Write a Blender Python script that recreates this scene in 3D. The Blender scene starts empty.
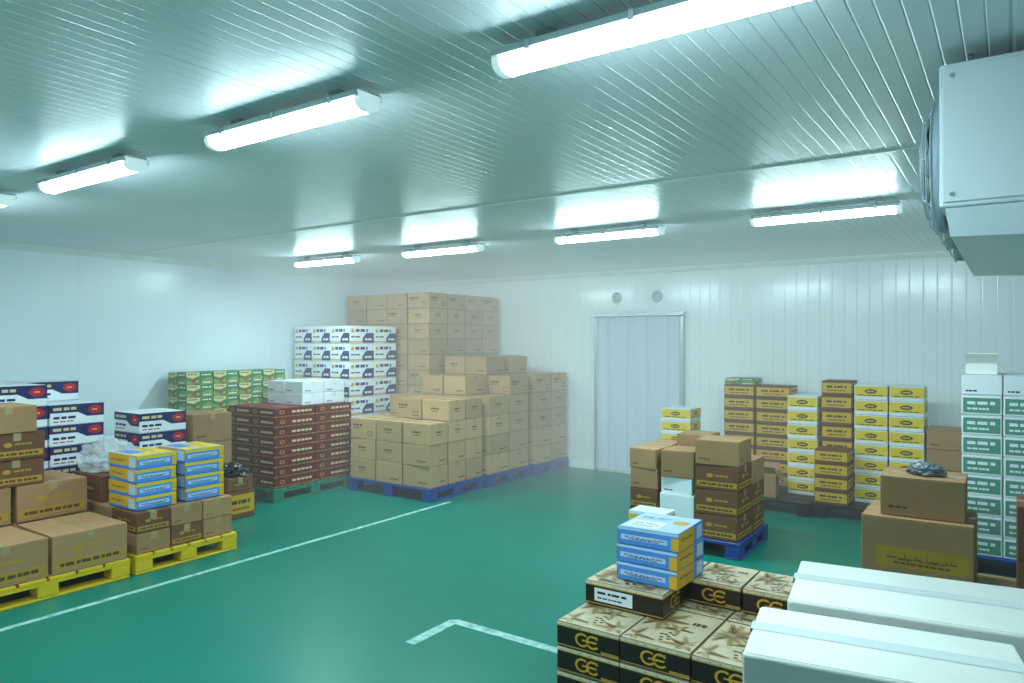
import bpy, bmesh, math, random
from mathutils import Vector, Matrix, noise
random.seed(7)
S = bpy.context.scene
COL = S.collection
PI = math.pi
CEIL = 2.62
XL, XR, YF, YB = -7.7, 1.6, -1.5, 8.5

# ------------------------------------------------------------------ materials
def lin(h):
    h = h.lstrip('#')
    o = []
    for i in (0, 2, 4):
        c = int(h[i:i+2], 16) / 255
        o.append(c/12.92 if c <= .04045 else ((c+.055)/1.055)**2.4)
    return o

def mat(name, hexv, rough=.55, metal=0., var=.1, scale=6., rand=0., bump=0., trans=0., alpha=1., spec=.5):
    m = bpy.data.materials.new(name); m.use_nodes = True
    nt = m.node_tree; N = nt.nodes; L = nt.links; b = N['Principled BSDF']
    c = lin(hexv)
    tc = N.new('ShaderNodeTexCoord'); nz = N.new('ShaderNodeTexNoise')
    nz.inputs['Scale'].default_value = scale; nz.inputs['Detail'].default_value = 4
    L.new(tc.outputs['Object'], nz.inputs['Vector'])
    mx = N.new('ShaderNodeMix'); mx.data_type = 'RGBA'
    mx.inputs[6].default_value = [max(0, v*(1-var)) for v in c] + [1]
    mx.inputs[7].default_value = [min(1, v*(1+var)) for v in c] + [1]
    L.new(nz.outputs['Fac'], mx.inputs[0])
    out = mx.outputs[2]
    if rand:
        oi = N.new('ShaderNodeObjectInfo'); mr = N.new('ShaderNodeMapRange')
        mr.inputs[3].default_value = 1-rand; mr.inputs[4].default_value = 1+rand
        L.new(oi.outputs['Random'], mr.inputs[0])
        hs = N.new('ShaderNodeHueSaturation')
        L.new(mr.outputs[0], hs.inputs['Value']); L.new(out, hs.inputs['Color'])
        out = hs.outputs['Color']
    L.new(out, b.inputs['Base Color'])
    b.inputs['Roughness'].default_value = rough
    b.inputs['Metallic'].default_value = metal
    b.inputs['Specular IOR Level'].default_value = spec
    if trans: b.inputs['Transmission Weight'].default_value = trans
    if alpha < 1: b.inputs['Alpha'].default_value = alpha
    if bump:
        bp = N.new('ShaderNodeBump'); bp.inputs['Strength'].default_value = bump
        bp.inputs['Distance'].default_value = .01
        L.new(nz.outputs['Fac'], bp.inputs['Height']); L.new(bp.outputs[0], b.inputs['Normal'])
    return m

def rib_mat(name, hexv, axis, pitch, linew, seam, seamw, rough, amount, bump, spec=.5, linemul=.3):
    m = bpy.data.materials.new(name); m.use_nodes = True
    nt = m.node_tree; N = nt.nodes; L = nt.links; b = N['Principled BSDF']
    c = lin(hexv)
    tc = N.new('ShaderNodeTexCoord'); sp = N.new('ShaderNodeSeparateXYZ')
    L.new(tc.outputs['Object'], sp.inputs[0])
    def band(p, w):
        pp = N.new('ShaderNodeMath'); pp.operation = 'PINGPONG'; pp.inputs[1].default_value = p/2
        L.new(sp.outputs[axis], pp.inputs[0])
        mr = N.new('ShaderNodeMapRange'); mr.clamp = True
        mr.inputs[1].default_value = 0; mr.inputs[2].default_value = w
        mr.inputs[3].default_value = 1; mr.inputs[4].default_value = 0
        L.new(pp.outputs[0], mr.inputs[0]); return mr.outputs[0]
    a = band(pitch, linew); s = band(seam, seamw)
    mxm = N.new('ShaderNodeMath'); mxm.operation = 'MAXIMUM'
    L.new(a, mxm.inputs[0]); L.new(s, mxm.inputs[1])
    nz = N.new('ShaderNodeTexNoise'); nz.inputs['Scale'].default_value = 1.3; nz.inputs['Detail'].default_value = 5
    L.new(tc.outputs['Object'], nz.inputs['Vector'])
    base = N.new('ShaderNodeMix'); base.data_type = 'RGBA'
    base.inputs[6].default_value = [v*.9 for v in c]+[1]; base.inputs[7].default_value = [min(1, v*1.08) for v in c]+[1]
    L.new(nz.outputs['Fac'], base.inputs[0])
    sc = N.new('ShaderNodeMath'); sc.operation = 'MULTIPLY'; sc.inputs[1].default_value = amount
    L.new(mxm.outputs[0], sc.inputs[0])
    mx = N.new('ShaderNodeMix'); mx.data_type = 'RGBA'
    mx.inputs[7].default_value = [min(1, v*linemul) for v in c]+[1]
    L.new(base.outputs[2], mx.inputs[6]); L.new(sc.outputs[0], mx.inputs[0])
    L.new(mx.outputs[2], b.inputs['Base Color'])
    b.inputs['Roughness'].default_value = rough
    b.inputs['Specular IOR Level'].default_value = spec
    inv = N.new('ShaderNodeMath'); inv.operation = 'SUBTRACT'; inv.inputs[0].default_value = 1
    L.new(mxm.outputs[0], inv.inputs[1])
    bp = N.new('ShaderNodeBump'); bp.inputs['Strength'].default_value = bump; bp.inputs['Distance'].default_value = .004
    L.new(inv.outputs[0], bp.inputs['Height']); L.new(bp.outputs[0], b.inputs['Normal'])
    return m

def emis(name, hexv, strength):
    m = mat(name, 'f4ffff', .4)
    b = m.node_tree.nodes['Principled BSDF']
    b.inputs['Emission Color'].default_value = lin(hexv)+[1]
    b.inputs['Emission Strength'].default_value = strength
    return m

def worn_paint(name, hexv, under):
    m = mat(name, hexv, .6, 0, .2, 9); nt = m.node_tree; N = nt.nodes; L = nt.links; b = N['Principled BSDF']
    src = b.inputs['Base Color'].links[0].from_socket
    tc = N.new('ShaderNodeTexCoord'); nz = N.new('ShaderNodeTexNoise'); nz.inputs['Scale'].default_value = 16; nz.inputs['Detail'].default_value = 8
    L.new(tc.outputs['Object'], nz.inputs['Vector'])
    mr = N.new('ShaderNodeMapRange'); mr.inputs[1].default_value = .42; mr.inputs[2].default_value = .78
    L.new(nz.outputs['Fac'], mr.inputs[0])
    mx = N.new('ShaderNodeMix'); mx.data_type = 'RGBA'; mx.inputs[7].default_value = lin(under)+[1]
    L.new(mr.outputs[0], mx.inputs[0]); L.new(src, mx.inputs[6]); L.new(mx.outputs[2], b.inputs['Base Color'])
    return m

M = {
 'ceil': rib_mat('ceiling_panels', 'e0e8ee', 0, .062, .0042, 1.116, .009, .32, .3, .6, .2),
 'wallb': rib_mat('back_wall_panels', 'eef5fa', 0, .125, .008, 1.25, .01, .15, .1, .7),
 'walll': rib_mat('side_wall_panels', 'e4f1f6', 1, 1.15, .006, 1.15, .006, .26, .15, .3),
 'floor': mat('green_epoxy_floor', '007565', .34, 0, .14, 1.4, 0, .03, 0, 1, .25),
 'line': worn_paint('worn_white_floor_paint', 'a6cac4', '2f8c7e'),
 'trim': mat('white_trim', 'e2eeee', .35),
 'alu': mat('aluminium_trim', 'b8c6c8', .3, .6),
 'kraft': mat('brown_cardboard', 'a47c54', .75, 0, .12, 7, .18),
 'kraft2': mat('tan_cardboard', 'b8946a', .75, 0, .08, 7, .14),
 'kraft3': mat('dark_brown_cardboard', '74492c', .75, 0, .1, 7, .16),
 'tape': mat('brown_packing_tape', 'b0956a', .22, 0, .08, 20),
 'cleartape': mat('clear_packing_tape', 'dce4e4', .07, 0, .05, 20),
 'ink': mat('dark_brown_ink', '55402f', .7),
 'goldink': mat('ochre_ink', 'b58a24', .7),
 'white': mat('white_cardboard', 'e4eaee', .55, 0, .05, 7, .05),
 'white2': mat('white_coated_board', 'e4e4e0', .45, 0, .07, 5, .05),
 'navy': mat('navy_print', '141f5c', .5),
 'red': mat('red_print', 'bc1c24', .5),
 'gold': mat('gold_print', 'd6a024', .4),
 'oldgold': mat('muted_gold_print', 'b08a34', .5),
 'labelgold': mat('yellow_gold_label', 'cc9f1c', .5),
 'yellow': mat('yellow_print', 'e6c014', .5),
 'orange': mat('yellow_orange_print', 'deaa22', .5),
 'blue': mat('sky_blue_print', '4d8ee0', .45, 0, .08, 8, .05),
 'paleblue': mat('pale_blue_print', 'b8d0ea', .45, 0, .15, 22),
 'cream': mat('cream_print', 'd6c490', .5),
 'maroon': mat('maroon_cardboard', '6a0e18', .5, 0, .12, 9, .14),
 'green': mat('green_print', '3c7d48', .5, 0, .2, 20),
 'olive': mat('olive_print', '7d9455', .5, 0, .2, 20),
 'teal': mat('grey_green_label', '568f7e', .5),
 'black': mat('black_brown_print', '1d0f0b', .35, 0, .2, 9),
 'ink2': mat('black_ink', '191c24', .6),
 'gallery': mat('cream_picture_print', 'dcc8a6', .24, 0, .3, 9),
 'leaf': mat('brown_leaf_print', '71522f', .25, 0, .2, 20),
 'leaf2': mat('pale_leaf_print', 'ac8c58', .25, 0, .2, 20),
 'lamp': emis('frosted_diffuser', 'd8faff', 94),
 'lampfar': emis('frosted_diffuser_far_boosted', 'd8faff', 128),  # far-row tubes given extra emission to brighten the far end
 'lampside': emis('frosted_diffuser_side', 'd8faff', 14),
 'lampend': emis('frosted_end', 'd8faff', .5),
 'housing': mat('pale_plastic_housing', 'd8e4e5', .4),
 'clip': mat('steel_clip', 'c0c8c8', .25, .9),
 'case': mat('white_powder_coated_steel', 'ccd6dc', .35, 0, .04, 4),
 'tray': mat('pale_aluminium_tray', 'c6d2d8', .35, .2),
 'fan': mat('pale_grey_fan_plastic', '9fb0bc', .45),
 'wire': mat('pale_grey_wire_guard', 'b4c3cc', .4, .2),
 'pyel': mat('yellow_plastic', 'e0bc14', .45, 0, .12, 8),
 'pblue': mat('blue_plastic', '17408e', .45, 0, .12, 8),
 'pgreen': mat('green_plastic', '1d7d62', .45, 0, .12, 8),
 'pblack': mat('black_plastic', '14181a', .45, 0, .2, 8),
 'strip': mat('frosted_pvc_strip', 'e0e9f8', .1, 0, .03, 4, 0, 0, 0, .55),
 'dpanel': mat('pale_door_panel', 'e6eefa', .4),
 'bagw': mat('clear_plastic_film', 'eaf2f6', .08, 0, .1, 15, 0, .4, 0, .36),
 'bagb': mat('black_plastic_film', '2a2d30', .2, 0, .3, 15, 0, .3),
 'bagg': mat('grey_plastic_film', '5c666c', .2, 0, .3, 15, 0, .3),
 'wood': mat('weathered_wood', '9b7c55', .7, 0, .2, 12),
}

# ------------------------------------------------------------------ mesh builder
class MB:
    def __init__(s): s.bm = bmesh.new(); s.mats = []
    def mi(s, m):
        m = M[m] if isinstance(m, str) else m
        if m not in s.mats: s.mats.append(m)
        return s.mats.index(m)
    def box(s, x0, x1, y0, y1, z0, z1, m, bev=0., seg=1):
        v = [s.bm.verts.new(p) for p in ((x0,y0,z0),(x1,y0,z0),(x1,y1,z0),(x0,y1,z0),(x0,y0,z1),(x1,y0,z1),(x1,y1,z1),(x0,y1,z1))]
        k = s.mi(m); fs = []
        for q in ((3,2,1,0),(4,5,6,7),(0,1,5,4),(1,2,6,5),(2,3,7,6),(3,0,4,7)):
            f = s.bm.faces.new([v[i] for i in q]); f.material_index = k; fs.append(f)
        if bev:
            es = list({e for f in fs for e in f.edges})
            r = bmesh.ops.bevel(s.bm, geom=es, offset=bev, segments=seg, profile=.5, affect='EDGES')
            for f in r['faces']: f.material_index = k
        return s
    def poly(s, pts, m):
        f = s.bm.faces.new([s.bm.verts.new(p) for p in pts]); f.material_index = s.mi(m); return s
    def raw(s, verts, faces, m):
        vs = [s.bm.verts.new(p) for p in verts]; k = s.mi(m)
        for q in faces:
            try:
                f = s.bm.faces.new([vs[i] for i in q]); f.material_index = k
            except ValueError: pass
        return s
    def cyl(s, p0, p1, r, m, n=12, r1=None, cap=True):
        p0 = Vector(p0); p1 = Vector(p1); r1 = r if r1 is None else r1
        a = (p1-p0).normalized(); b = a.orthogonal().normalized(); c = a.cross(b)
        A = [s.bm.verts.new(p0+(b*math.cos(t)+c*math.sin(t))*r) for t in [2*PI*i/n for i in range(n)]]
        B = [s.bm.verts.new(p1+(b*math.cos(t)+c*math.sin(t))*r1) for t in [2*PI*i/n for i in range(n)]]
        k = s.mi(m)
        for i in range(n):
            f = s.bm.faces.new((A[i],A[(i+1)%n],B[(i+1)%n],B[i])); f.material_index = k; f.smooth = True
        if cap:
            f = s.bm.faces.new(A[::-1]); f.material_index = k
            f = s.bm.faces.new(B); f.material_index = k
        return s
    def ring(s, c, axis, R, r, m, n=28, k=6):
        c = Vector(c); a = Vector(axis).normalized(); b = a.orthogonal().normalized(); d = a.cross(b)
        V = []; mi = s.mi(m)
        for i in range(n):
            t = 2*PI*i/n; rad = b*math.cos(t)+d*math.sin(t)
            V.append([s.bm.verts.new(c+rad*(R+r*math.cos(2*PI*j/k))+a*r*math.sin(2*PI*j/k)) for j in range(k)])
        for i in range(n):
            for j in range(k):
                f = s.bm.faces.new((V[i][j],V[(i+1)%n][j],V[(i+1)%n][(j+1)%k],V[i][(j+1)%k])); f.material_index = mi; f.smooth = True
        return s
    def prism(s, prof, x0, x1, m):   # profile in (y,z), extruded along x
        A = [s.bm.verts.new((x0,y,z)) for y, z in prof]; B = [s.bm.verts.new((x1,y,z)) for y, z in prof]
        k = s.mi(m); n = len(prof)
        for i in range(n):
            f = s.bm.faces.new((A[i],A[(i+1)%n],B[(i+1)%n],B[i])); f.material_index = k
        s.bm.faces.new(A[::-1]).material_index = k; s.bm.faces.new(B).material_index = k
        return s
    def mesh(s, name):
        if not getattr(s, 'keep', False): bmesh.ops.recalc_face_normals(s.bm, faces=s.bm.faces[:])
        me = bpy.data.meshes.new(name); s.bm.to_mesh(me); s.bm.free()
        for m in s.mats: me.materials.append(m)
        return me

LABELS = []
def link(name, me, parent=None, loc=(0,0,0), rz=0):
    o = bpy.data.objects.new(name, me); COL.objects.link(o)
    o.location = loc; o.rotation_euler = (0, 0, rz)
    if parent: o.parent = parent
    return o
def tag(o, label, cat, group=None):
    o['label'] = label; o['category'] = cat
    if group: o['group'] = group
    n = len(label.split()); LABELS.append(label)
    if n < 4 or n > 16: print('LABEL LENGTH', n, label)
    return o
def thing(name, label, cat, loc=(0,0,0), rz=0, group=None):
    return tag(link(name, None, None, loc, rz), label, cat, group)
def struct(name, mb, parent=None):
    o = link(name, mb.mesh(name), parent)
    if parent is None: o['kind'] = 'structure'
    return o

# ------------------------------------------------------------------ text
TXT = {}
def text_geo(s):
    if s in TXT: return TXT[s]
    cu = bpy.data.curves.new('lettering', 'FONT'); cu.body = s; cu.size = 1; cu.align_x = 'CENTER'; cu.resolution_u = 3
    ob = bpy.data.objects.new('lettering', cu); COL.objects.link(ob)
    dg = bpy.context.evaluated_depsgraph_get(); dg.update()
    me = bpy.data.meshes.new_from_object(ob.evaluated_get(dg))
    vs = [v.co.copy() for v in me.vertices]; fs = [tuple(p.vertices) for p in me.polygons]
    bpy.data.objects.remove(ob); bpy.data.curves.remove(cu); bpy.data.meshes.remove(me)
    TXT[s] = (vs, fs); return TXT[s]

# ------------------------------------------------------------------ decoration on box faces
EPS = .0003
class Deco:
    def __init__(s, w, d, h): s.w, s.d, s.h = w, d, h; s.fm = {}
    def mbf(s, f):
        if f not in s.fm: s.fm[f] = MB(); s.fm[f].keep = True
        return s.fm[f]
    def fr(s, f, e):
        w, d, h = s.w, s.d, s.h
        if f == 'F': return Vector((-w/2,-d/2-e,0)), Vector((1,0,0)), Vector((0,0,1)), w, h
        if f == 'R': return Vector((w/2+e,-d/2,0)), Vector((0,1,0)), Vector((0,0,1)), d, h
        if f == 'L': return Vector((-w/2-e,d/2,0)), Vector((0,-1,0)), Vector((0,0,1)), d, h
        return Vector((-w/2,-d/2,h+e)), Vector((1,0,0)), Vector((0,1,0)), w, d
    def poly(s, f, pts, m, lay=1):
        o, U, V, a, b = s.fr(f, EPS*lay)
        s.mbf(f).poly([o+U*(u*a)+V*(v*b) for u, v in pts], m)
    def rect(s, f, u0, v0, u1, v1, m, lay=1): s.poly(f, [(u0,v0),(u1,v0),(u1,v1),(u0,v1)], m, lay)
    def disc(s, f, u, v, r, m, lay=2, sx=1.):
        o, U, V, a, b = s.fr(f, EPS*lay); c = o+U*(u*a)+V*(v*b)
        s.mbf(f).poly([c+U*(r*sx*math.cos(t))+V*(r*math.sin(t)) for t in [2*PI*i/16 for i in range(16)]], m)
    def arc(s, f, c, r, th, a0, a1, m, lay=3, sx=1., n=16):
        o, U, V, a, b = s.fr(f, EPS*lay); q = o+U*c[0]+V*c[1]; vs = []; fs = []
        for i in range(n+1):
            t = math.radians(a0+(a1-a0)*i/n)
            for R in (r-th/2, r+th/2): vs.append(q+U*(R*sx*math.cos(t))+V*(R*math.sin(t)))
        for i in range(n): fs.append((2*i, 2*i+1, 2*i+3, 2*i+2))
        s.mbf(f).raw(vs, fs, m)
    def mpoly(s, f, pts, m, lay=3):
        o, U, V, a, b = s.fr(f, EPS*lay)
        s.mbf(f).poly([o+U*x+V*y for x, y in pts], m)
    def monogram(s, f, u, v, size, m):      # round G and rounded E overlapping, joined by one sweeping crossbar
        a, b = s.fr(f, 0)[3:]; cx, cy = u*a, v*b; r = size*.47; th = size*.16; g = r*.98
        s.arc(f, (cx-g, cy), r, th, 50, 350, m, 3, 1.18, 20)
        s.arc(f, (cx+g*1.1, cy), r, th, 38, 322, m, 3, 1.12, 20)
        s.mpoly(f, [(cx-g*1.0, cy-th*.45), (cx+g*1.7, cy-th*.45), (cx+g*1.95, cy+th*.55), (cx-g*1.0, cy+th*.35)], m, 4)
        s.mpoly(f, [(cx+g*.95, cy+r*.85), (cx+g*2.0, cy+r*1.12), (cx+g*2.0, cy+r*.95), (cx+g*1.0, cy+r*.7)], m, 5)
    def script(s, f, u0, u1, v, hh, m, lay=2, seed=1):   # fine joined lettering strokes
        a, b = s.fr(f, 0)[3:]; rr = random.Random(seed); t = hh*b*.13; x = u0*a; y = v*b; H = hh*b
        while x < u1*a-H*.5:
            wl = min(rr.uniform(1.6, 2.8)*H, u1*a-x); x1 = x+wl
            s.mpoly(f, [(x, y), (x1, y), (x1, y+t), (x, y+t)], m, lay)
            q = x+H*.2
            while q < x1-H*.15:
                c = rr.random()
                if c < .35: s.mpoly(f, [(q, y), (q+t, y), (q+t*1.2, y+H*rr.uniform(.5, 1)), (q+t*.2, y+H*rr.uniform(.5, 1))], m, lay+1)
                elif c < .7: s.arc(f, (q, y+t*.5), H*.22, t, 0, 180, m, lay+1, 1.1, 8)
                else: s.arc(f, (q, y+t*.5), H*.26, t, 180, 350, m, lay+1, 1.3, 8)
                if rr.random() < .5:
                    yy = y+(H*.62 if rr.random() < .6 else -H*.32)
                    s.mpoly(f, [(q-t*.6, yy), (q, yy-t*.6), (q+t*.6, yy), (q, yy+t*.6)], m, lay+1)
                q += H*rr.uniform(.32, .5)
            x = x1+H*.3
    def leaf(s, x, y, ang, L, w, m, lay=2, f='T'):
        o, U, V, a, b = s.fr(f, EPS*lay); c, n = math.cos(ang), math.sin(ang)
        pts = [(0,0), (.3,w), (.65,w*.8), (1,0), (.65,-w*.8), (.3,-w)]
        q = [(x+L*(p*c-t*n), y+L*(p*n+t*c)) for p, t in pts]
        if all(.004 < X < a-.004 and .004 < Y < b-.004 for X, Y in q):
            s.mbf(f).poly([o+U*X+V*Y for X, Y in q], m)
    def frond(s, x, y, ang, L, m, lay=2):
        s.leaf(x, y, ang, L, .03, m, lay)
        for k in range(1, 13):
            t = k/13; px, py = x+L*t*math.cos(ang), y+L*t*math.sin(ang)
            for sg in (-1, 1): s.leaf(px, py, ang+sg*(.75-.3*t), L*.36*(1-.5*t), .055, m, lay)
    def bars(s, f, u0, u1, v0, v1, m, lay=2, n=5):
        rr = random.Random(int(u0*100)+int(v0*1000)+n)
        ws = [rr.uniform(.5, 1.5) for _ in range(n)]; tot = sum(ws); u = u0
        for q in ws:
            du = (u1-u0)*q/tot
            s.rect(f, u, v0, u+du*.8, v1, m, lay); u += du
    def text(s, f, t, u, v, size, m, lay=3):
        o, U, V, a, b = s.fr(f, EPS*lay); c = o+U*(u*a)+V*(v*b)
        vs, fs = text_geo(t)
        s.mbf(f).raw([c+U*(p.x*size)+V*(p.y*size) for p in vs], fs, m)

def body_mesh(w, d, h, m, top=None, bev=.005):
    b = MB(); top = top or m
    b.box(-w/2, w/2, -d/2, d/2, 0, h-.005, m, bev)
    b.box(-w/2+.001, w/2-.001, -d/2+.001, -.002, h-.006, h, top, .0015)
    b.box(-w/2+.001, w/2-.001, .002, d/2-.001, h-.006, h, top, .0015)
    return b.mesh('body')
def tape_mesh(w, d, h, m='tape', tw=.05, drop=.055, e=.0006):
    b = MB(); t = tw/2; x = w/2+e
    b.raw([(-x,-t,h-drop),(-x,t,h-drop),(-x,t,h+e),(-x,-t,h+e),(x,t,h+e),(x,-t,h+e),(x,t,h-drop),(x,-t,h-drop)],
          [(1,0,3,2),(3,5,4,2),(5,7,6,4)], m)
    return b.mesh('tape')

NAMES = {'brown': 'tan_carton', 'brownb': 'tan_carton', 'brownc': 'tan_carton', 'plainbrown': 'brown_carton', 'darkbrown': 'dark_brown_carton', 'ochre': 'printed_brown_carton', 'ochredark': 'printed_brown_carton',
         'goldlabel': 'gold_label_box', 'yellowwhite': 'yellow_white_box', 'tealwhite': 'green_label_box', 'navywhite': 'navy_white_box', 'navygold': 'navy_gold_box',
         'blueyellow': 'blue_yellow_box', 'bluebox': 'blue_box', 'maroon': 'maroon_box', 'greenpic': 'green_picture_box', 'date': 'date_box', 'datelabel': 'date_box', 'white': 'white_box', 'bigprint': 'printed_brown_carton'}
KINDS = {}
def kind(key, w, d, h):
    k = (key, round(w,3), round(d,3), round(h,3))
    if k in KINDS: return KINDS[k]
    D = Deco(w, d, h); P = []; FS = ('F', 'R', 'L'); tp = None; pname = 'label'
    if key == 'brown':
        body = 'kraft2'; tp = 'tape'; pname = 'print'
        for f in FS: D.bars(f, .34, .66, .54, .62, 'ink', 1, 3); D.bars(f, .38, .62, .42, .46, 'ink', 1, 4)
    elif key == 'brownb':
        body = 'kraft2'; tp = 'tape'; pname = 'print'
        for f in FS: D.bars(f, .12, .5, .62, .72, 'ink', 1, 3); D.bars(f, .12, .4, .5, .55, 'ink', 1, 4); D.rect(f, .7, .16, .9, .4, 'ink', 1); D.rect(f, .72, .19, .88, .37, 'kraft2', 2)
    elif key == 'brownc':
        body = 'kraft2'; tp = 'tape'; pname = 'print'
        for f in FS: D.bars(f, .56, .9, .2, .26, 'ink', 1, 4)
    elif key == 'plainbrown':
        body = 'kraft'; tp = 'tape'; pname = 'print'
        for f in FS: D.bars(f, .1, .34, .2, .26, 'ink', 1, 3)
    elif key == 'darkbrown':
        body = 'kraft3'; tp = 'tape'
        for f in FS: D.rect(f, .2, .3, .8, .68, 'ink', 1); D.bars(f, .26, .74, .42, .54, 'goldink', 2, 4)
    elif key in ('ochre', 'ochredark'):
        body = 'kraft' if key == 'ochre' else 'kraft3'; tp = 'tape'; pname = 'print'
        for f in FS:
            D.rect(f, .04, .12, .96, .34, 'goldink', 1); D.bars(f, .1, .9, .18, .27, 'ink', 2, 8)
            D.disc(f, .34, .58, .09*h, 'goldink', 1, 1.6); D.bars(f, .46, .78, .55, .62, 'goldink', 1, 5)
    elif key == 'bigprint':
        body = 'kraft'; tp = 'tape'
        for f in FS: D.rect(f, .14, .32, .96, .6, 'goldink', 1); D.script(f, .24, .86, .44, .07, 'ink', 2, 3); D.bars(f, .3, .8, .37, .395, 'ink', 2, 9); D.bars(f, .2, .6, .2, .24, 'ink', 1, 5)
    elif key == 'goldlabel':
        body = 'kraft3'
        for f in FS: D.rect(f, .02, .2, .98, .88, 'labelgold', 1); D.bars(f, .16, .84, .54, .68, 'ink', 2, 4); D.bars(f, .2, .8, .32, .4, 'kraft3', 2, 6)
    elif key == 'yellowwhite':
        body = 'white'
        for f in FS:
            D.rect(f, .02, .24, .98, .93, 'yellow', 1); D.disc(f, .5, .6, .16*h, 'ink', 2, 2.4); D.bars(f, .38, .62, .56, .64, 'yellow', 3, 3)
            D.bars(f, .1, .9, .3, .36, 'ink2', 2, 6)
    elif key == 'tealwhite':
        body = 'white'
        for f in FS: D.rect(f, .04, .1, .96, .86, 'teal', 1); D.bars(f, .14, .86, .52, .68, 'white', 2, 3); D.bars(f, .14, .7, .26, .36, 'white', 2, 5)
    elif key == 'navywhite':
        body = 'white'
        for f in FS:
            D.poly(f, [(0,.6),(.5,.6),(.68,.36),(1,.36),(1,1),(0,1)], 'navy', 1)
            D.bars(f, .06, .5, .72, .86, 'cream', 2, 3); D.disc(f, .83, .68, .22*h, 'red', 2, 1.5); D.bars(f, .78, .88, .65, .71, 'cream', 3, 2)
            D.bars(f, .06, .5, .3, .42, 'navy', 1, 3); D.bars(f, .06, .44, .14, .2, 'red', 1, 4)
    elif key == 'navygold':
        body = 'white'
        for f in FS:
            D.poly(f, [(1,.6),(.7,.6),(.54,.3),(.54,.04),(1,.04)], 'navy', 1); D.bars(f, .64, .95, .18, .3, 'white', 2, 3)
            D.rect(f, .0, .05, .54, .14, 'gold', 1); D.disc(f, .14, .72, .12*h, 'gold', 2); D.bars(f, .26, .78, .66, .82, 'navy', 2, 3)
            D.bars(f, .08, .46, .34, .42, 'ink2', 2, 4)
    elif key in ('blueyellow', 'bluebox'):
        body = 'blue'; yl = key == 'blueyellow'
        for f in FS:
            if (f != 'R') == yl:      # yellow-orange side
                D.rect(f, 0, .2 if yl else .0, 1 if yl else .62, .97, 'orange', 1); D.script(f, .1, .6, .52, .2, 'navy', 2, 4); D.rect(f, .72, .12, .94, .86, 'paleblue', 2)
            else:
                D.rect(f, 0, .74 if yl else .84, 1, .98, 'yellow' if yl else 'paleblue', 1); D.rect(f, .06, .3, .82, .58, 'paleblue', 1)
                D.script(f, .12, .78, .42, .15, 'navy', 2, 7); D.bars(f, .2, .7, .33, .37, 'navy', 2, 9)
                D.rect(f, .88, .04, 1, .74, 'orange', 1)
        D.rect('T', .02, .02, .98, .98, 'yellow' if yl else 'paleblue', 1); D.rect('T', .08, .1, .62, .5, 'blue' if yl else 'white', 2)
        D.script('T', .14, .58, .3, .08, 'navy', 3, 4); D.bars('T', .14, .5, .18, .21, 'navy', 3, 8)
        D.disc('T', .8, .6, .12*d, 'gold', 2); D.script('T', .1, .64, .7, .09, 'navy', 2, 9); D.bars('T', .12, .56, .62, .65, 'blue', 2, 8)
    elif key == 'maroon':
        body = 'maroon'
        for f in FS:
            D.rect(f, 0, .08, 1, .2, 'oldgold', 1); D.bars(f, .06, .94, .1, .17, 'maroon', 2, 9)
            D.bars(f, .42, .94, .48, .7, 'cream', 1, 5); D.disc(f, .18, .6, .2*h, 'oldgold', 1, 1.6); D.disc(f, .18, .6, .12*h, 'maroon', 2, 1.6)
        D.rect('T', .04, .04, .96, .96, 'maroon', 1); D.bars('T', .3, .7, .42, .56, 'leaf2', 2, 3)
    elif key == 'greenpic':
        body = 'green'
        for f in FS:
            D.poly(f, [(0,1),(0,.66),(.24,.52),(.5,.74),(.5,1)], 'cream', 1); D.bars(f, .58, .94, .76, .86, 'white', 1, 3)
            D.poly(f, [(.5,0),(1,0),(1,.5),(.8,.62),(.6,.4)], 'olive', 1); D.poly(f, [(0,0),(.3,0),(.2,.3),(0,.4)], 'olive', 1)
            D.disc(f, .28, .34, .15*h, 'red', 2); D.disc(f, .42, .28, .11*h, 'gold', 2); D.disc(f, .36, .2, .1*h, 'olive', 3); D.bars(f, .62, .92, .14, .24, 'white', 2, 3); D.bars(f, .05, .42, .8, .9, 'green', 2, 3)
        D.rect('T', .05, .05, .95, .95, 'green', 1); D.bars('T', .2, .8, .4, .6, 'cream', 2, 3)
    elif key in ('date', 'datelabel'):
        body = 'black'; pname = 'print'
        D.rect('T', .006, .008, .994, .992, 'gallery', 1)
        rr = random.Random(5)
        for (px, py, n, L0) in ((.24, .66, 9, .4), (.86, .16, 7, .34), (.1, .14, 5, .3), (.58, .5, 5, .26)):
            for a in range(n):
                D.frond(px*w, py*d, a*2*PI/n+rr.uniform(-.25, .25), L0*w*rr.uniform(.8, 1.1), 'leaf' if a % 3 == 0 else 'leaf2', 3+(a % 2))
        for (u, v) in ((.5,.3),(.56,.26),(.53,.36),(.6,.33),(.48,.22),(.44,.3),(.5,.16),(.58,.2)): D.disc('T', u, v, .022*w, 'leaf', 5, 1.5)
        D.rect('T', .64, .6, .94, .82, 'gallery', 5); D.bars('T', .68, .9, .67, .75, 'leaf', 6, 3)
        for f in FS:
            D.rect(f, .002, .02, .998, .99, 'black', 1)
            D.rect(f, 0, .86, 1, .99, 'gallery', 2); a = w if f == 'F' else d
            for q in range(9): D.leaf(a*(.06+.1*q), h*.88, .5+1.1*(q % 3), h*.11, .16, 'leaf' if q % 2 else 'leaf2', 3, f)
            D.rect(f, 0, .82, 1, .86, 'oldgold', 2); D.rect(f, 0, .05, 1, .1, 'oldgold', 2)
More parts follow.
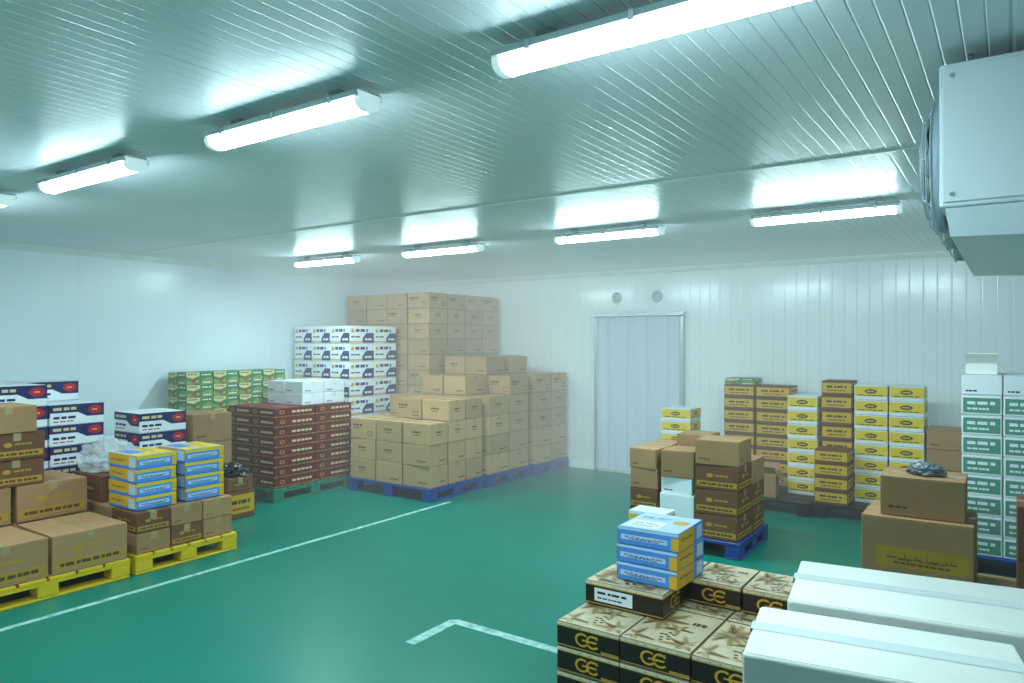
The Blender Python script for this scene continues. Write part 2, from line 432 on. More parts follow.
        if key == 'date':
            D.monogram('F', .5, .46, .5*h, 'gold'); D.rect('F', .72, .1, 1, .2, 'oldgold', 2)
            D.text('R', 'DELUX DATES', .5, .36, .26*h, 'cream'); D.text('L', 'DELUX DATES', .5, .36, .26*h, 'cream')
        else:
            D.rect('F', .12, .18, .62, .74, 'white', 2); D.bars('F', .16, .56, .5, .6, 'ink2', 3, 4); D.bars('F', .16, .5, .3, .36, 'ink2', 3, 6)
            D.monogram('R', .5, .46, .5*h, 'gold')
    elif key == 'white':
        body = 'white'; tp = 'cleartape'; pname = 'print'
        for f in FS: D.bars(f, .1, .4, .16, .24, 'ink2', 1, 3)
    P.append(('body', 'A', body_mesh(w, d, h, body)))
    if tp: P.append(('tape', 'A', tape_mesh(w, d, h, tp)))
    for f, mb in D.fm.items(): P.append((pname, f, mb.mesh(pname)))
    KINDS[k] = P
    return P

def put(key, w, d, h, x, y, z, label, group=None, rz=0., cat='box'):
    t = thing(NAMES[key], label, cat, (x, y, z), rz, group)
    for pn, f, me in kind(key, w, d, h):
        if f == 'L' and x < -2.9: continue
        link(pn, me, t)
    return t

ORD = ['', 'second', 'third', 'fourth', 'fifth', 'sixth', 'seventh', 'eighth', 'ninth', 'tenth', 'eleventh', 'twelfth', 'thirteenth']
def colword(i, n, lo, hi):
    if n == 1: return ''
    if i == 0: return lo
    if i == n-1: return hi
    if n == 3: return 'middle' if lo == 'left' else 'mid-depth'
    return ORD[i] + ('-from-left' if lo == 'left' else '-row')
def stack(key, look, sname, group, x0, y0, z0, w, d, h, nx, ny, H, shell=False, gap=.008, jit=.008, alt=None):
    for j in range(ny):
        for i in range(nx):
            if shell and not (j == 0 or i == nx-1): continue
            n = H if isinstance(H, int) else H[j][i]
            for k in range(n):
                r = n-1-k
                rank = 'topmost' if r == 0 else ('bottom' if k == 0 else ORD[r] + ' from top')
                cw = (colword(i, nx, 'left', 'right') + ' ' + colword(j, ny, 'front', 'back')).split()
                lab = look + ', ' + rank + (' in ' + ' '.join(cw) + ' column' if cw else '') + ' of ' + sname
                kk = alt(i, j, k, n) if alt else key
                put(kk or key, w, d, h, x0+w/2+i*(w+gap)+random.uniform(-1, 1)*gap*.2, y0+d/2+j*(d+gap)+random.uniform(-1, 1)*gap*.2,
                    z0+k*(h+.002)+.001, lab, group, random.uniform(-jit, jit)*.35/max(w, d)*.6)
def mix3(i, j, k, n): return ('brown', 'brownb', 'brownc', 'brown', 'brownc')[(i*7+j*5+k*3) % 5]

# ------------------------------------------------------------------ pallets
def pallet(x0, x1, y0, y1, m, label, h=.14, group='pallets under the stacks'):
    cx, cy = (x0+x1)/2, (y0+y1)/2; w, d = x1-x0, y1-y0
    t = thing('pallet', label, 'pallet', (cx, cy, 0), 0, group)
    b = MB(); n = 6; bw = d/n
    for k in range(n): b.box(-w/2, w/2, -d/2+k*bw+.008*(k > 0), -d/2+(k+1)*bw-.008*(k < n-1), h-.026, h, m, .004)
    for sx in (-1, 0, 1):
        xx = sx*(w/2-.06); b.box(xx-.06, xx+.06, -d/2, d/2, h-.044, h-.0255, m)
    link('deck', b.mesh('deck'), t)
    blk = MB().box(-.06, .06, -.065, .065, .018, h-.0445, m, .006).mesh('block')
    for sx in (-1, 0, 1):
        for sy in (-1, 0, 1): link('block', blk, t, (sx*(w/2-.06), sy*(d/2-.065), 0))
    run = MB().box(-.06, .06, -d/2, d/2, .0, .0178, m, .004).mesh('runner')
    for sx in (-1, 0, 1): link('runner', run, t, (sx*(w/2-.06), 0, 0))
    return t

# ------------------------------------------------------------------ ROOM
struct('floor', MB().box(XL-.1, XR+.1, YF-.1, YB+.1, -.1, 0, 'floor'))
struct('ceiling', MB().box(XL-.1, XR+.1, YF-.1, YB+.1, CEIL, CEIL+.1, 'ceil'))
struct('wall_back', MB().box(XL-.1, XR+.1, YB, YB+.1, 0, CEIL, 'wallb'))
struct('wall_left', MB().box(XL-.1, XL, YF, YB, 0, CEIL, 'walll'))
struct('wall_right', MB().box(XR, XR+.1, YF, YB, 0, CEIL, 'walll'))
struct('wall_front', MB().box(XL-.1, XR+.1, YF-.1, YF, 0, CEIL, 'wallb'))
struct('trim_1', MB().prism([(YB, CEIL), (YB-.06, CEIL), (YB-.055, CEIL-.02), (YB-.02, CEIL-.055), (YB, CEIL-.06)], XL, XR, 'trim'))
b = MB()
b.raw([(XL, YF, CEIL), (XL+.06, YF, CEIL), (XL, YF, CEIL-.06), (XL, YB-.06, CEIL), (XL+.06, YB-.06, CEIL), (XL, YB-.06, CEIL-.06)],
      [(0,1,2), (5,4,3), (1,4,5,2), (0,3,4,1), (2,5,3,0)], 'trim')
struct('trim_2', b)
struct('trim_3', MB().box(XL+.06, XR, 3.88, 3.92, CEIL-.005, CEIL, 'trim', .002))
struct('baseboard_back', MB().prism([(YB, 0), (YB-.04, 0), (YB-.03, .04), (YB-.008, .1), (YB, .1)], XL, XR, 'trim'))
b = MB(); b.box(XL, XL+.02, YF, YB-.05, 0, .1, 'trim', .006); struct('baseboard_left', b)

# door: frame and panel on the back wall
dx0, dx1, dz = -4.50, -3.36, 2.02
dr = link('door_1', None); dr['kind'] = 'structure'; dr.location = ((dx0+dx1)/2, YB, 0)
ox, oy = -(dx0+dx1)/2, -YB
b = MB()
for (a0, a1, c0, c1) in ((dx0-.05, dx0, 0, dz+.05), (dx1, dx1+.05, 0, dz+.05), (dx0, dx1, dz, dz+.05)):
    b.box(a0+ox, a1+ox, -.05, 0, c0, c1, 'alu', .004)
link('door_frame', b.mesh('door_frame'), dr)
link('door_panel', MB().box(dx0+ox, dx1+ox, -.02, 0, .0, dz, 'dpanel', .003).mesh('door_panel'), dr)
cur = thing('strip_curtain', 'frosted plastic strip curtain hanging in doorway of the back wall', 'strip curtain', ((dx0+dx1)/2, YB-.1, 0))
link('rail', MB().box(dx0+ox-.06, dx1+ox+.06, -.03, .048, dz+.0, dz+.03, 'alu', .006).mesh('rail'), cur)
def strip_mesh(seed):
    b = MB(); k = b.mi('strip'); nu, nv = 12, 28; G = []
    for j in range(nv+1):
        z = 1.975*j/nv; fall = .4+.6*(1-j/nv)
        G.append([b.bm.verts.new((-.085+.17*i/nu + .010*math.sin(z*2.4+seed)*fall,
                 -.016*(1-((i/nu-.5)*2)**2)+.006*fall*math.sin(z*3.2+seed*2)+.005*math.sin(i/nu*6+z*1.2+seed)*fall, z)) for i in range(nu+1)])
    for j in range(nv):
        for i in range(nu):
            f = b.bm.faces.new((G[j][i], G[j][i+1], G[j+1][i+1], G[j+1][i])); f.material_index = k; f.smooth = True
    return b.mesh('strip')
sms = [strip_mesh(q*1.7) for q in range(4)]
for i in range(8):
    link('strip', sms[(i*3) % 4], cur, (dx0+ox+.09+i*(dx1-dx0-.18)/7, .026*(i % 2), .04), random.uniform(-.06, .06))
# fittings above the door
rim = MB().ring((0,-.015,0), (0,1,0), .06, .014, 'alu'); rim.cyl((0,0.001,0), (0,-.015,0), .06, 'housing', 24); rim = rim.mesh('rim')
b = MB()
for k in range(-2, 3):
    hw = math.sqrt(max(0, .05**2-(k*.02)**2)); b.box(-hw, hw, -.022, -.014, k*.02-.006, k*.02+.006, 'fan', .002)
gr = b.mesh('grille')
for x, sd in ((-4.24, 'left'), (-3.68, 'right')):
    v = thing('round_vent', 'small round vent on back wall above the strip curtain, %s one' % sd, 'vent', (x, YB, 2.27), 0, 'round vents above the doorway')
    link('rim', rim, v); link('grille', gr, v)

# floor markings
tag(link('floor_marking', MB().box(-4.914, -4.868, 1.0, 5.9, 0, .002, 'line').mesh('floor_marking')),
    'long white painted line on green floor beside the yellow pallets', 'floor line')
b = MB(); b.raw([(-2.82,3.0,.0),(-2.75,3.0,.0),(-2.75,3.36,.0),(-1.9,3.36,.0),(-1.9,3.425,.0),(-2.78,3.425,.0),(-2.82,3.39,0)], [(0,1,2,6),(2,3,4,5),(2,5,6)], 'line')
g = bmesh.ops.extrude_face_region(b.bm, geom=b.bm.faces[:]); bmesh.ops.translate(b.bm, vec=(0,0,.002), verts=[q for q in g['geom'] if isinstance(q, bmesh.types.BMVert)])
tag(link('floor_marking', b.mesh('floor_marking')), 'L-shaped white painted corner mark on green floor near foreground boxes', 'floor line')

# ------------------------------------------------------------------ LIGHT FITTINGS
LEN = .93
l2 = LEN/2
prof = [(-.048,-.004),(-.05,-.014),(-.047,-.024),(-.04,-.034),(-.028,-.041),(-.012,-.045),(.012,-.045),(.028,-.041),(.04,-.034),(.047,-.024),(.05,-.014),(.048,-.004)]
def diffuser(m):
    d = MB(); d.prism(prof, -l2+.022, l2-.022, m)
    bmesh.ops.recalc_face_normals(d.bm, faces=d.bm.faces[:]); ks = d.mi('lampside')
    for f in d.bm.faces:
        if f.normal.z > -.45: f.material_index = ks
    return d.mesh('diffuser')
h = MB(); h.prism([(-.054,.02),(-.061,.014),(-.061,-.004),(.061,-.004),(.061,.014),(.054,.02),(.03,.027),(-.03,.027)], -l2, l2, 'housing')
c = MB(); c.prism([(p*1.05, q*1.05) for p, q in prof]+[(.057,.014),(-.057,.014)], -.013, .013, 'lampend')
k = MB(); k.box(-.009, .009, -.004, .004, -.014, .016, 'clip', .0015)
m = MB(); m.box(-.03, .03, -.02, .02, .025, .055, 'clip', .002)
HM, CM, KM, BM_ = h.mesh('housing'), c.mesh('end_cap'), k.mesh('clip'), m.mesh('bracket')
DN, DF = diffuser('lamp'), diffuser('lampfar')
def fixture(x, y, label, group, dm):
    t = thing('ceiling_light', label, 'ceiling light', (x, y, CEIL-.055), 0, group)
    link('housing', HM, t); link('diffuser', dm, t)
    for s in (-1, 1): link('end_cap', CM, t, (s*(LEN/2-.01), 0, 0))
    for q in (-.33, 0, .33):
        for s in (-1, 1): link('clip', KM, t, (q, s*.064, 0))
    for s in (-1, 1): link('bracket', BM_, t, (s*.3, 0, 0))
nr = ['nearest and largest fluorescent light, top right of the ceiling', 'second fluorescent light of the near row, counting from the largest', 'third fluorescent light of the near row, above left stacks', 'farthest light of near row, cut off at the left edge']
for x, lb in zip((-.83, -2.34, -3.92, -5.42), nr): fixture(x, 1.81, lb, 'near row of ceiling lights', DN)
fr = ['leftmost fluorescent light of the far row, smallest of all', 'second-from-left fluorescent light of the far row', 'far row fluorescent light in front of the doorway', 'rightmost far row fluorescent light, next to the cooling unit']
for x, lb in zip((-6.02, -4.41, -2.67, -1.05), fr): fixture(x, 5.18, lb, 'far row of ceiling lights', DF)

# ------------------------------------------------------------------ EVAPORATOR
ev = thing('cooling_unit', 'white ceiling-hung cooling unit with pale grey fan guards', 'cooling unit', (-.19, 2.63, 0))
b = MB(); b.box(0, .62, 0, 1.7, 2.12, 2.57, 'case', .008, 2)
link('casing', b.mesh('casing'), ev)
b = MB(); b.box(.012, .6, -.006, -.0005, 2.135, 2.555, 'case', .002)
for (sx, sz) in ((.035, 2.16), (.035, 2.53)): b.cyl((sx, -.011, sz), (sx, -.005, sz), .007, 'clip', 10)
link('end_panel', b.mesh('end_panel'), ev)
b = MB(); b.raw([(.015,.01,2.119),(.66,.01,2.119),(.66,1.69,2.119),(.015,1.69,2.119),(.03,.02,2.03),(.62,.02,2.01),(.62,1.68,2.01),(.03,1.68,2.03)],
  [(0,1,5,4),(1,2,6,5),(2,3,7,6),(3,0,4,7),(4,5,6,7),(3,2,1,0)], 'tray')
link('drip_tray', b.mesh('drip_tray'), ev)
for q in (.32, .85, 1.38):
    b = MB(); b.cyl((-.03, q, 2.31), (-.001, q, 2.31), .225, 'fan', 32, .23, True)
    link('fan_shroud', b.mesh('fan_shroud'), ev)
    b = MB()
    for R, o in ((.23,-.032),(.205,-.047),(.18,-.056),(.155,-.063),(.13,-.068),(.1,-.072),(.07,-.074)): b.ring((o, q, 2.31), (1,0,0), R, .0022, 'wire', 32, 5)
    for a in range(8):
        t = a*PI/4; cy, cz = math.cos(t), math.sin(t)
        b.cyl((-.074, q+.06*cy, 2.31+.06*cz), (-.06, q+.17*cy, 2.31+.17*cz), .003, 'wire', 6)
        b.cyl((-.06, q+.17*cy, 2.31+.17*cz), (-.028, q+.233*cy, 2.31+.233*cz), .003, 'wire', 6)
    b.cyl((-.078, q, 2.31), (-.07, q, 2.31), .062, 'fan', 20)
    link('fan_guard', b.mesh('fan_guard'), ev)
    b = MB()
    for a in range(5):
        t = a*2*PI/5; U = Vector((0, math.cos(t), math.sin(t))); W = Vector((0, -math.sin(t), math.cos(t))); c = Vector((-.04, q, 2.31))
        b.poly([c+U*.04-W*.03, c+U*.19-W*.06+Vector((.005,0,0)), c+U*.2+W*.05-Vector((.005,0,0)), c+U*.04+W*.03], 'pblack')
    b.cyl((-.05, q, 2.31), (-.031, q, 2.31), .05, 'pblack', 16)
    link('fan_blades', b.mesh('fan_blades'), ev)
for sx in (.08, .54):
    for sy in (.1, 1.6):
        link('hanger', MB().cyl((sx, sy, 2.565), (sx, sy, CEIL), .008, 'clip', 10).mesh('hanger'), ev)

# ------------------------------------------------------------------ LEFT SIDE
pallet(-6.42, -5.22, 1.62, 2.69, 'pyel', 'yellow plastic pallet at left edge under large brown cartons')
pallet(-6.42, -5.22, 2.73, 3.56, 'pyel', 'yellow plastic pallet under the brown cartons topped with blue boxes')
g1 = 'large brown cartons on the left yellow pallet'
put('ochre', .57, .5, .26, -5.52, 1.91, .141, 'large brown carton, nearest on left yellow pallet, cut by left edge', g1, .01)
put('ochre', .57, .49, .26, -5.51, 2.43, .141, 'large brown ochre-printed carton on right end of left yellow pallet', g1, -.015)
put('ochre', .57, .5, .26, -6.12, 1.91, .141, 'large brown carton at rear left of the left yellow pallet', g1)
put('ochre', .57, .49, .26, -6.12, 2.43, .141, 'large brown carton behind right one on left yellow pallet', g1)
put('ochre', .56, .5, .26, -6.1, 1.91, .403, 'large brown carton in second layer, left edge of photo', g1, .01)
put('ochre', .56, .48, .26, -6.1, 2.43, .403, 'large brown carton in second layer, just left of plastic bag', g1, .02)
for k, lb in enumerate(['lowest', 'middle', 'topmost']):
    put('ochredark' if k < 2 else 'plainbrown', .42, .36, .19, -6.04+.01*k, 2.2-.06*(k == 2), .665+k*.192, lb+' small brown carton of column on left yellow pallet cartons', 'small brown cartons at the left edge', .02*(k-1))
stack('plainbrown', 'brown carton', 'base under blue boxes', 'brown cartons under the blue boxes', -6.34, 2.75, .141, .36, .255, .148, 3, 3, 2, jit=.012,
      alt=lambda i, j, k, n: 'ochredark' if (i+j+k) % 3 == 0 else None)
stack('blueyellow', 'blue-yellow flat box', 'left blue pile on yellow pallet', 'blue boxes on the yellow pallet', -5.71, 2.78, .444, .4, .31, .1, 1, 1, 4, jit=.05)
stack('blueyellow', 'blue-yellow flat box', 'right blue pile on yellow pallet', 'blue boxes on the yellow pallet', -5.71, 3.17, .444, .4, .33, .1, 1, 1, 4, jit=.05)
put('darkbrown', .44, .36, .2, -6.06, 2.96, .444, 'dark brown carton left of the blue boxes, under plastic bag', None, .02)
put('darkbrown', .42, .34, .18, -6.06, 3.34, .444, 'dark brown carton behind left blue boxes on yellow pallet', None, -.02)

def bag(name, label, m, c, rx, ry, rz_, seed, cat='bag', knot=True):
    b = MB(); k = b.mi(m)
    bmesh.ops.create_icosphere(b.bm, subdivisions=5, radius=1)
    for vv in b.bm.verts:
        n = vv.co.normalized()
        f = 1+.3*noise.noise(n*2.2+Vector((seed, 0, 0)))+.2*noise.noise(n*6+Vector((0, seed, 0)))+.1*abs(noise.noise(n*14))
        p = n*f
        if p.z < -.45: p.z = -.45-.04*(abs(p.z)-.45)
        if knot and n.z > .85: p.z += (n.z-.85)*1.2; p.x *= .85; p.y *= .85
        vv.co = Vector((p.x*rx, p.y*ry, (p.z+.49)*rz_))
    z0 = min(q.co.z for q in b.bm.verts)
    for vv in b.bm.verts: vv.co.z -= z0
    for f in b.bm.faces: f.smooth = True; f.material_index = k
    return tag(link(name, b.mesh(name), None, c), label, cat)
bag('plastic_bag', 'crumpled clear plastic bag lying on dark brown carton at left', 'bagw', (-6.13, 2.98, .646), .25, .19, .16, 3.1)

pallet(-7.45, -6.48, 2.22, 3.2, 'pblue', 'blue pallet hidden below left navy and white boxes')
stack('navywhite', 'navy-white box', 'left navy stack', 'navy and white boxes at the left wall', -7.4, 2.25, .141, .44, .43, .17, 2, 2, [[7, 7], [7, 6]], jit=.03, gap=.014)
pallet(-7.0, -6.46, 3.4, 4.42, 'pblue', 'narrow blue pallet under the second navy stack and brown cartons')
stack('navywhite', 'navy-white box', 'single navy stack behind blue boxes', 'navy and white boxes behind the blue boxes', -6.96, 3.44, .141, .45, .45, .178, 1, 1, 5, jit=.03)
stack('plainbrown', 'large brown carton', 'column between navy and maroon stacks', 'brown cartons left of the maroon stack', -6.96, 3.96, .141, .45, .42, .28, 1, 1, 3)
put('goldlabel', .34, .3, .26, -6.26, 4.2, .001, 'low brown carton with gold label on floor beside maroon stack')
put('darkbrown', .32, .28, .13, -6.26, 4.2, .264, 'dark brown carton under black bag beside maroon stack')
bag('black_bag', 'crumpled black plastic bag on dark carton beside maroon stack', 'bagb', (-6.26, 4.2, .396), .15, .11, .08, 8.3, knot=False)

# green picture boxes and maroon boxes
pallet(-7.62, -7.24, 4.3, 5.66, 'pgreen', 'narrow green pallet by left wall under green boxes')
stack('greenpic', 'green picture box', 'left wall stack', 'green picture boxes at the left wall', -7.6, 4.33, .141, .36, .31, .134, 1, 4, [[9], [9], [9], [9]], jit=.02, gap=.01)
pallet(-7.21, -6.37, 4.78, 5.9, 'pgreen', 'green plastic pallet under the maroon boxes')
stack('maroon', 'maroon flat box', 'green-pallet stack', 'maroon boxes on the green pallet', -7.2, 4.8, .141, .405, .53, .104, 2, 2, 8, jit=.022, gap=.012)
stack('white', 'plain white box', 'maroon stack top pile', 'white boxes on the maroon boxes', -7.06, 5.22, .991, .3, .3, .13, 2, 2, 2)
# navy and gold boxes
pallet(-7.62, -6.56, 6.0, 6.86, 'pblue', 'blue pallet behind maroon stack under navy-gold white boxes')
stack('navygold', 'white navy-gold box', 'tall white stack', 'tall stack of white navy and gold boxes', -7.6, 6.02, .141, .335, .4, .217, 3, 2, 8, shell=True, jit=.014)
# tall corner stack
pallet(-7.62, -6.08, 6.9, 8.44, 'pblue', 'blue pallet in far corner under tallest brown stack')
stack('brown', 'brown carton', 'tall corner stack', 'brown cartons of the tall corner stack', -7.6, 6.92, .141, .362, .362, .197, 4, 4, 11, shell=True, jit=.034, gap=.018, alt=mix3)
# three brown pallets
pallet(-6.26, -5.03, 5.72, 6.68, 'pblue', 'nearest blue pallet under the front brown stack')
stack('brown', 'brown carton', 'front brown stack', 'brown cartons of the front brown stack', -6.25, 5.74, .141, .388, .292, .226, 3, 3, [[3, 3, 3], [3, 4, 4], [4, 4, 4]], jit=.05, gap=.021, alt=mix3)
pallet(-6.06, -4.99, 6.72, 7.6, 'pblue', 'middle blue pallet of the three under brown stacks')
stack('brown', 'brown carton', 'middle brown stack', 'brown cartons of the middle brown stack', -6.05, 6.74, .141, .332, .405, .226, 3, 2, [[5, 5, 4], [6, 6, 5]], jit=.05, gap=.021, alt=mix3)
pallet(-6.06, -4.93, 7.63, 8.44, 'pblue', 'farthest blue pallet of three, against the back wall')
stack('brown', 'brown carton', 'rear brown stack', 'brown cartons of the rear brown stack', -6.05, 7.65, .141, .352, .375, .226, 3, 2, [[6, 6, 5], [6, 5, 5]], jit=.04, gap=.019, alt=mix3)

# ------------------------------------------------------------------ CENTRE RIGHT PALLET
pallet(-2.68, -1.73, 5.58, 6.36, 'pblue', 'blue plastic pallet in mid floor under mixed brown cartons', .13)
stack('ochredark', 'printed brown carton', 'right column on mid-floor pallet', 'brown cartons on the mid-floor pallet', -2.1, 5.6, .131, .35, .35, .194, 1, 2, [[4], [3]], jit=.05, gap=.015,
      alt=lambda i, j, k, n: 'plainbrown' if k == n-1 else None)
gm = 'left cartons on the mid-floor pallet'
put('darkbrown', .29, .33, .13, -2.26, 5.77, .132, 'low brown carton under the white boxes on mid-floor pallet', gm)
put('white', .29, .33, .185, -2.26, 5.77, .264, 'lower white box in middle of mid-floor pallet', gm, .02)
put('white', .27, .3, .13, -2.26, 5.77, .451, 'upper white box in middle of mid-floor pallet', gm, -.04)
put('plainbrown', .28, .32, .22, -2.26, 5.77, .583, 'brown carton on top of white boxes on mid-floor pallet', gm, .05)
stack('plainbrown', 'small brown carton', 'left column on mid-floor pallet', gm, -2.67, 5.6, .131, .24, .33, .165, 1, 2, [[4], [4]], jit=.06,
      alt=lambda i, j, k, n: 'ochredark' if k in (0, 1) else None)
stack('plainbrown', 'brown carton', 'rear middle mid-floor pallet column', gm, -2.4, 5.97, .131, .27, .33, .19, 1, 1, 4, jit=.02)

# ------------------------------------------------------------------ BACK WALL ROW
pallet(-2.72, -1.605, 7.34, 8.36, 'pblack', 'black plastic pallet at back wall, left of the pair', .13)
pallet(-1.59, -.33, 7.4, 8.36, 'pblack', 'black plastic pallet at back wall, right of the pair', .13)
stack('goldlabel', 'brown gold-label box', 'first back-wall column right of door', 'gold-label boxes at the back wall', -2.66, 8.0, .131, .33, .32, .134, 1, 1, 8, jit=.03)
put('greenpic', .33, .3, .07, -2.49, 8.16, 1.222, 'flat green box on top of first gold-label column')
stack('goldlabel', 'brown gold-label box', 'second back-wall column right of door', 'gold-label boxes at the back wall', -2.3, 7.98, .131, .36, .33, .134, 1, 1, 8, jit=.03)
stack('yellowwhite', 'yellow-white box', 'short yellow back-wall column', 'yellow and white boxes at the back wall', -1.91, 7.74, .131, .29, .33, .142, 1, 1, 7, jit=.03)
stack('goldlabel', 'brown gold-label box', 'column between yellow-white columns', 'gold-label boxes at the back wall', -1.575, 7.72, .131, .28, .33, .145, 1, 1, 8, jit=.03)
stack('goldlabel', 'small gold-label carton', 'low column before yellow-white columns', 'small cartons before the back wall row', -1.58, 7.42, .131, .3, .27, .13, 1, 1, 4)
stack('yellowwhite', 'yellow-white box', 'left tall yellow column', 'yellow and white boxes at the back wall', -1.27, 7.7, .131, .29, .35, .141, 1, 1, 8, jit=.02)
stack('yellowwhite', 'yellow-white box', 'right tall yellow column', 'yellow and white boxes at the back wall', -.965, 7.7, .131, .29, .35, .141, 1, 1, 8, jit=.02)
stack('plainbrown', 'brown carton', 'brown column right of yellow columns', 'brown cartons right of the yellow columns', -.655, 7.7, .131, .3, .33, .188, 1, 1, 4, jit=.03)
stack('yellowwhite', 'yellow-white box', 'short stack beside strip curtain', 'yellow and white boxes beside the doorway', -3.2, 7.5, .0, .335, .33, .136, 1, 1, 7)
def open_carton(w, d, h, m, label, loc, rz=0, group=None):
    t = thing('open_carton', label, 'box', loc, rz, group)
    b = MB(); q = .006
    b.box(-w/2, w/2, -d/2, d/2, 0, q, m); b.box(-w/2, w/2, -d/2, -d/2+q, q, h, m); b.box(-w/2, w/2, d/2-q, d/2, q, h, m)
    b.box(-w/2, -w/2+q, -d/2+q, d/2-q, q, h, m); b.box(w/2-q, w/2, -d/2+q, d/2-q, q, h, m)
    link('body', b.mesh('body'), t)
    for s in (-1, 1):
        f = MB(); f.raw([(-w/2, s*d/2, h), (w/2, s*d/2, h), (w/2, s*(d/2+.06), h+.07), (-w/2, s*(d/2+.06), h+.07),
                         (-w/2, s*d/2, h+.005), (w/2, s*d/2, h+.005), (w/2, s*(d/2+.06), h+.075), (-w/2, s*(d/2+.06), h+.075)],
                        [(0,1,2,3),(4,5,6,7),(0,1,5,4),(1,2,6,5),(2,3,7,6),(3,0,4,7)], m); link('flap', f.mesh('flap'), t)
        f = MB(); f.raw([(s*w/2, -d/2, h), (s*w/2, d/2, h), (s*(w/2+.05), d/2, h-.06), (s*(w/2+.05), -d/2, h-.06),
                         (s*w/2, -d/2, h+.005), (s*w/2, d/2, h+.005), (s*(w/2+.055), d/2, h-.058), (s*(w/2+.055), -d/2, h-.058)],
                        [(0,1,2,3),(4,5,6,7),(0,1,5,4),(1,2,6,5),(2,3,7,6),(3,0,4,7)], m); link('flap', f.mesh('flap'), t)
    return t
open_carton(.28, .22, .24, 'kraft', 'open brown carton with folded flaps on left black pallet', (-2.1, 7.53, .131), .12)

# ------------------------------------------------------------------ RIGHT STACKS
pallet(-.33, .5, 6.28, 7.06, 'pblue', 'blue plastic pallet at right edge under green-label white boxes', .13)
stack('tealwhite', 'white green-label box', 'right-edge stack', 'white green-label boxes at the right edge', -.31, 6.3, .131, .25, .35, .145, 3, 2, 9,
      alt=lambda i, j, k, n: 'white' if k == n-1 else None)
open_carton(.2, .2, .08, 'white2', 'small open grey carton on top of right green-label stack', (-.19, 6.48, 1.456))
pallet(-.86, .5, 5.06, 5.86, 'wood', 'wooden pallet under big brown cartons right of centre', .12)
put('bigprint', .62, .52, .455, -.5, 5.42, .121, 'biggest brown carton with ochre label, lower of the right pair', None, .0)
put('plainbrown', .47, .4, .25, -.475, 5.42, .579, 'brown carton sitting on biggest carton, grey packet on top', None, .015)
bag('film_packet', 'small dark grey film packet on top of brown carton', 'bagg', (-.46, 5.4, .831), .1, .075, .05, 5.2, 'packet', False)
stack('darkbrown', 'dark brown carton', 'right edge pair', 'dark cartons at the right edge', .02, 5.1, .121, .4, .4, .31, 1, 1, 2)

# ------------------------------------------------------------------ FOREGROUND DATE BOXES
stack('date', 'black-gold date box', 'foreground block', 'black and gold date boxes', -1.8, 2.97, .001, .328, .455, .1175, 3, 2, 3)
gd = 'top layer of date boxes'
put('datelabel', .42, .31, .118, -1.585, 3.4, .364, 'black date box with white paper label, under blue boxes', gd, .0)
put('datelabel', .42, .32, .118, -1.585, 3.725, .364, 'black date box behind white-labelled one, under blue boxes', gd)
put('date', .262, .33, .118, -1.235, 3.73, .364, 'top-layer black date box just right of blue boxes', gd)
put('date', .262, .33, .118, -.962, 3.73, .364, 'top-layer black date box nearest the white foreground cartons', gd, .02)
stack('bluebox', 'blue flat box', 'foreground pile on date boxes', 'blue boxes on the date boxes', -1.662, 3.335, .4845, .325, .355, .09, 1, 1, 3, jit=.04)
put('yellowwhite', .22, .15, .26, -1.68, 3.808, .485, 'small white-yellow box standing behind foreground blue boxes')

# ------------------------------------------------------------------ FOREGROUND WHITE CARTONS
def big_white(w, d, h, loc, rz, label, up=.0):
    t = thing('white_carton', label, 'box', loc, rz, 'white cartons in the foreground')
    H = h-.005-up
    link('body', MB().box(-w/2, w/2, -d/2, d/2, 0, H, 'white2', .008, 3).mesh('body'), t)
    for s in (-1, 1):      # two folded lid halves rising gently to the taped seam
        f = MB(); n = 8; vs = []; fs = []
        for p in range(n+1):
            y = s*(d/2-.007)*(1-p/n)+s*.002*p/n; z = H-.004+(up+.004)*math.sin(PI/2*p/n)
            for x in (-w/2+.007, w/2-.007): vs += [(x, y, z), (x, y, z+.005)]
        for p in range(n):
            a, c = p*4, (p+1)*4
            fs += [(a, a+2, c+2, c), (a+1, c+1, c+3, a+3), (a, c, c+1, a+1), (a+2, a+3, c+3, c+2)]
        fs += [(0, 1, 3, 2), (n*4, n*4+2, n*4+3, n*4+1)]
        f.raw(vs, fs, 'white2'); me = f.mesh('flap')
        link('flap', me, t)
    link('tape', tape_mesh(w, d, h, 'cleartape', .055, .12, .0008), t)
    for s in (-1, 1):      # punched hand hole at each short end
        b = MB(); b.poly([(s*(w/2+.0008), .045*math.cos(q)+math.copysign(.02, math.cos(q)), H-.17+.014*math.sin(q)) for q in [2*PI*i/20+.01 for i in range(20)]], 'ink2')
        link('hand_hole', b.mesh('hand_hole'), t)
    return t
pallet(-.72, .3, 1.68, 2.78, 'pblue', 'blue pallet under the white foreground cartons', .12)
r9 = math.radians(9)
big_white(.61, .35, .412, (-.268, 1.985, .121), r9, 'lower white carton below the nearest one, bottom right')
big_white(.66, .43, .412, (-.25, 2.47, .121), math.radians(8), 'lower white carton below second white one, bottom right')
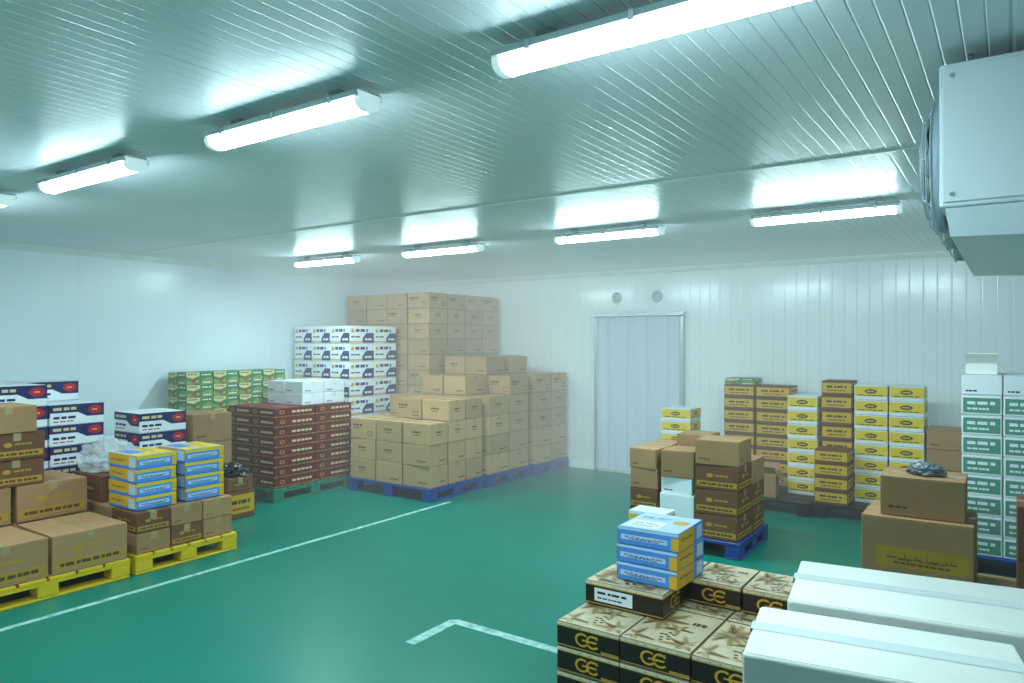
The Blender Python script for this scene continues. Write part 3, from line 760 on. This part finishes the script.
big_white(.61, .35, .412, (-.268, 1.985, .535), r9, 'nearest white taped carton at bottom right corner', .003)
big_white(.66, .43, .412, (-.25, 2.47, .535), math.radians(8), 'white taped carton just behind nearest white one', .005)

# ------------------------------------------------------------------ WORLD (cold mist with its haze glow added as emission, thickening toward the far left corner), CAMERA
w = bpy.data.worlds.new('World'); S.world = w; w.use_nodes = True
nt = w.node_tree; N = nt.nodes; L = nt.links
N['Background'].inputs[0].default_value = (.02, .03, .03, 1)
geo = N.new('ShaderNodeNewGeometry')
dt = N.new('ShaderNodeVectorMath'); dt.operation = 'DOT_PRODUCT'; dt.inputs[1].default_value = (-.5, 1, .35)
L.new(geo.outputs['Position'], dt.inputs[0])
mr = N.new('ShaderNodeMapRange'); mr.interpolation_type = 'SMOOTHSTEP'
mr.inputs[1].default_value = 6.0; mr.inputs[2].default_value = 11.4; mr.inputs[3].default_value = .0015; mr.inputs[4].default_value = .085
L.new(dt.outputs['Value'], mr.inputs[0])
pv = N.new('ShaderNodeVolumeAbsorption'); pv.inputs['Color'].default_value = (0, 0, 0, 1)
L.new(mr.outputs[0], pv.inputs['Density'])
em = N.new('ShaderNodeEmission'); em.inputs['Color'].default_value = (.8, 1.02, 1.04, 1)  # mist emits its own glow, standing in for scattered lamp light
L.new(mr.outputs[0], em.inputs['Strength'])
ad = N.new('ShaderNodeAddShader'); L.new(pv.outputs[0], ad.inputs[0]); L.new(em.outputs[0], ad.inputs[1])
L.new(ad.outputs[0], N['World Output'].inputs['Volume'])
try:
    w.cycles.volume_step_size = 3.0
except Exception as ex: print('step', ex)
cam = bpy.data.cameras.new('Camera'); co = bpy.data.objects.new('Camera', cam); COL.objects.link(co)
cam.sensor_width = 36; cam.lens = 36*720/1024; cam.clip_start = .05
co.location = (0, 0, 1.7); co.rotation_euler = (PI/2, 0, math.radians(34.8))
S.camera = co
S.view_settings.view_transform = 'Standard'
S.view_settings.exposure = .05
dup = len(LABELS)-len(set(LABELS)); print('LABELS', len(LABELS), 'DUP', dup)
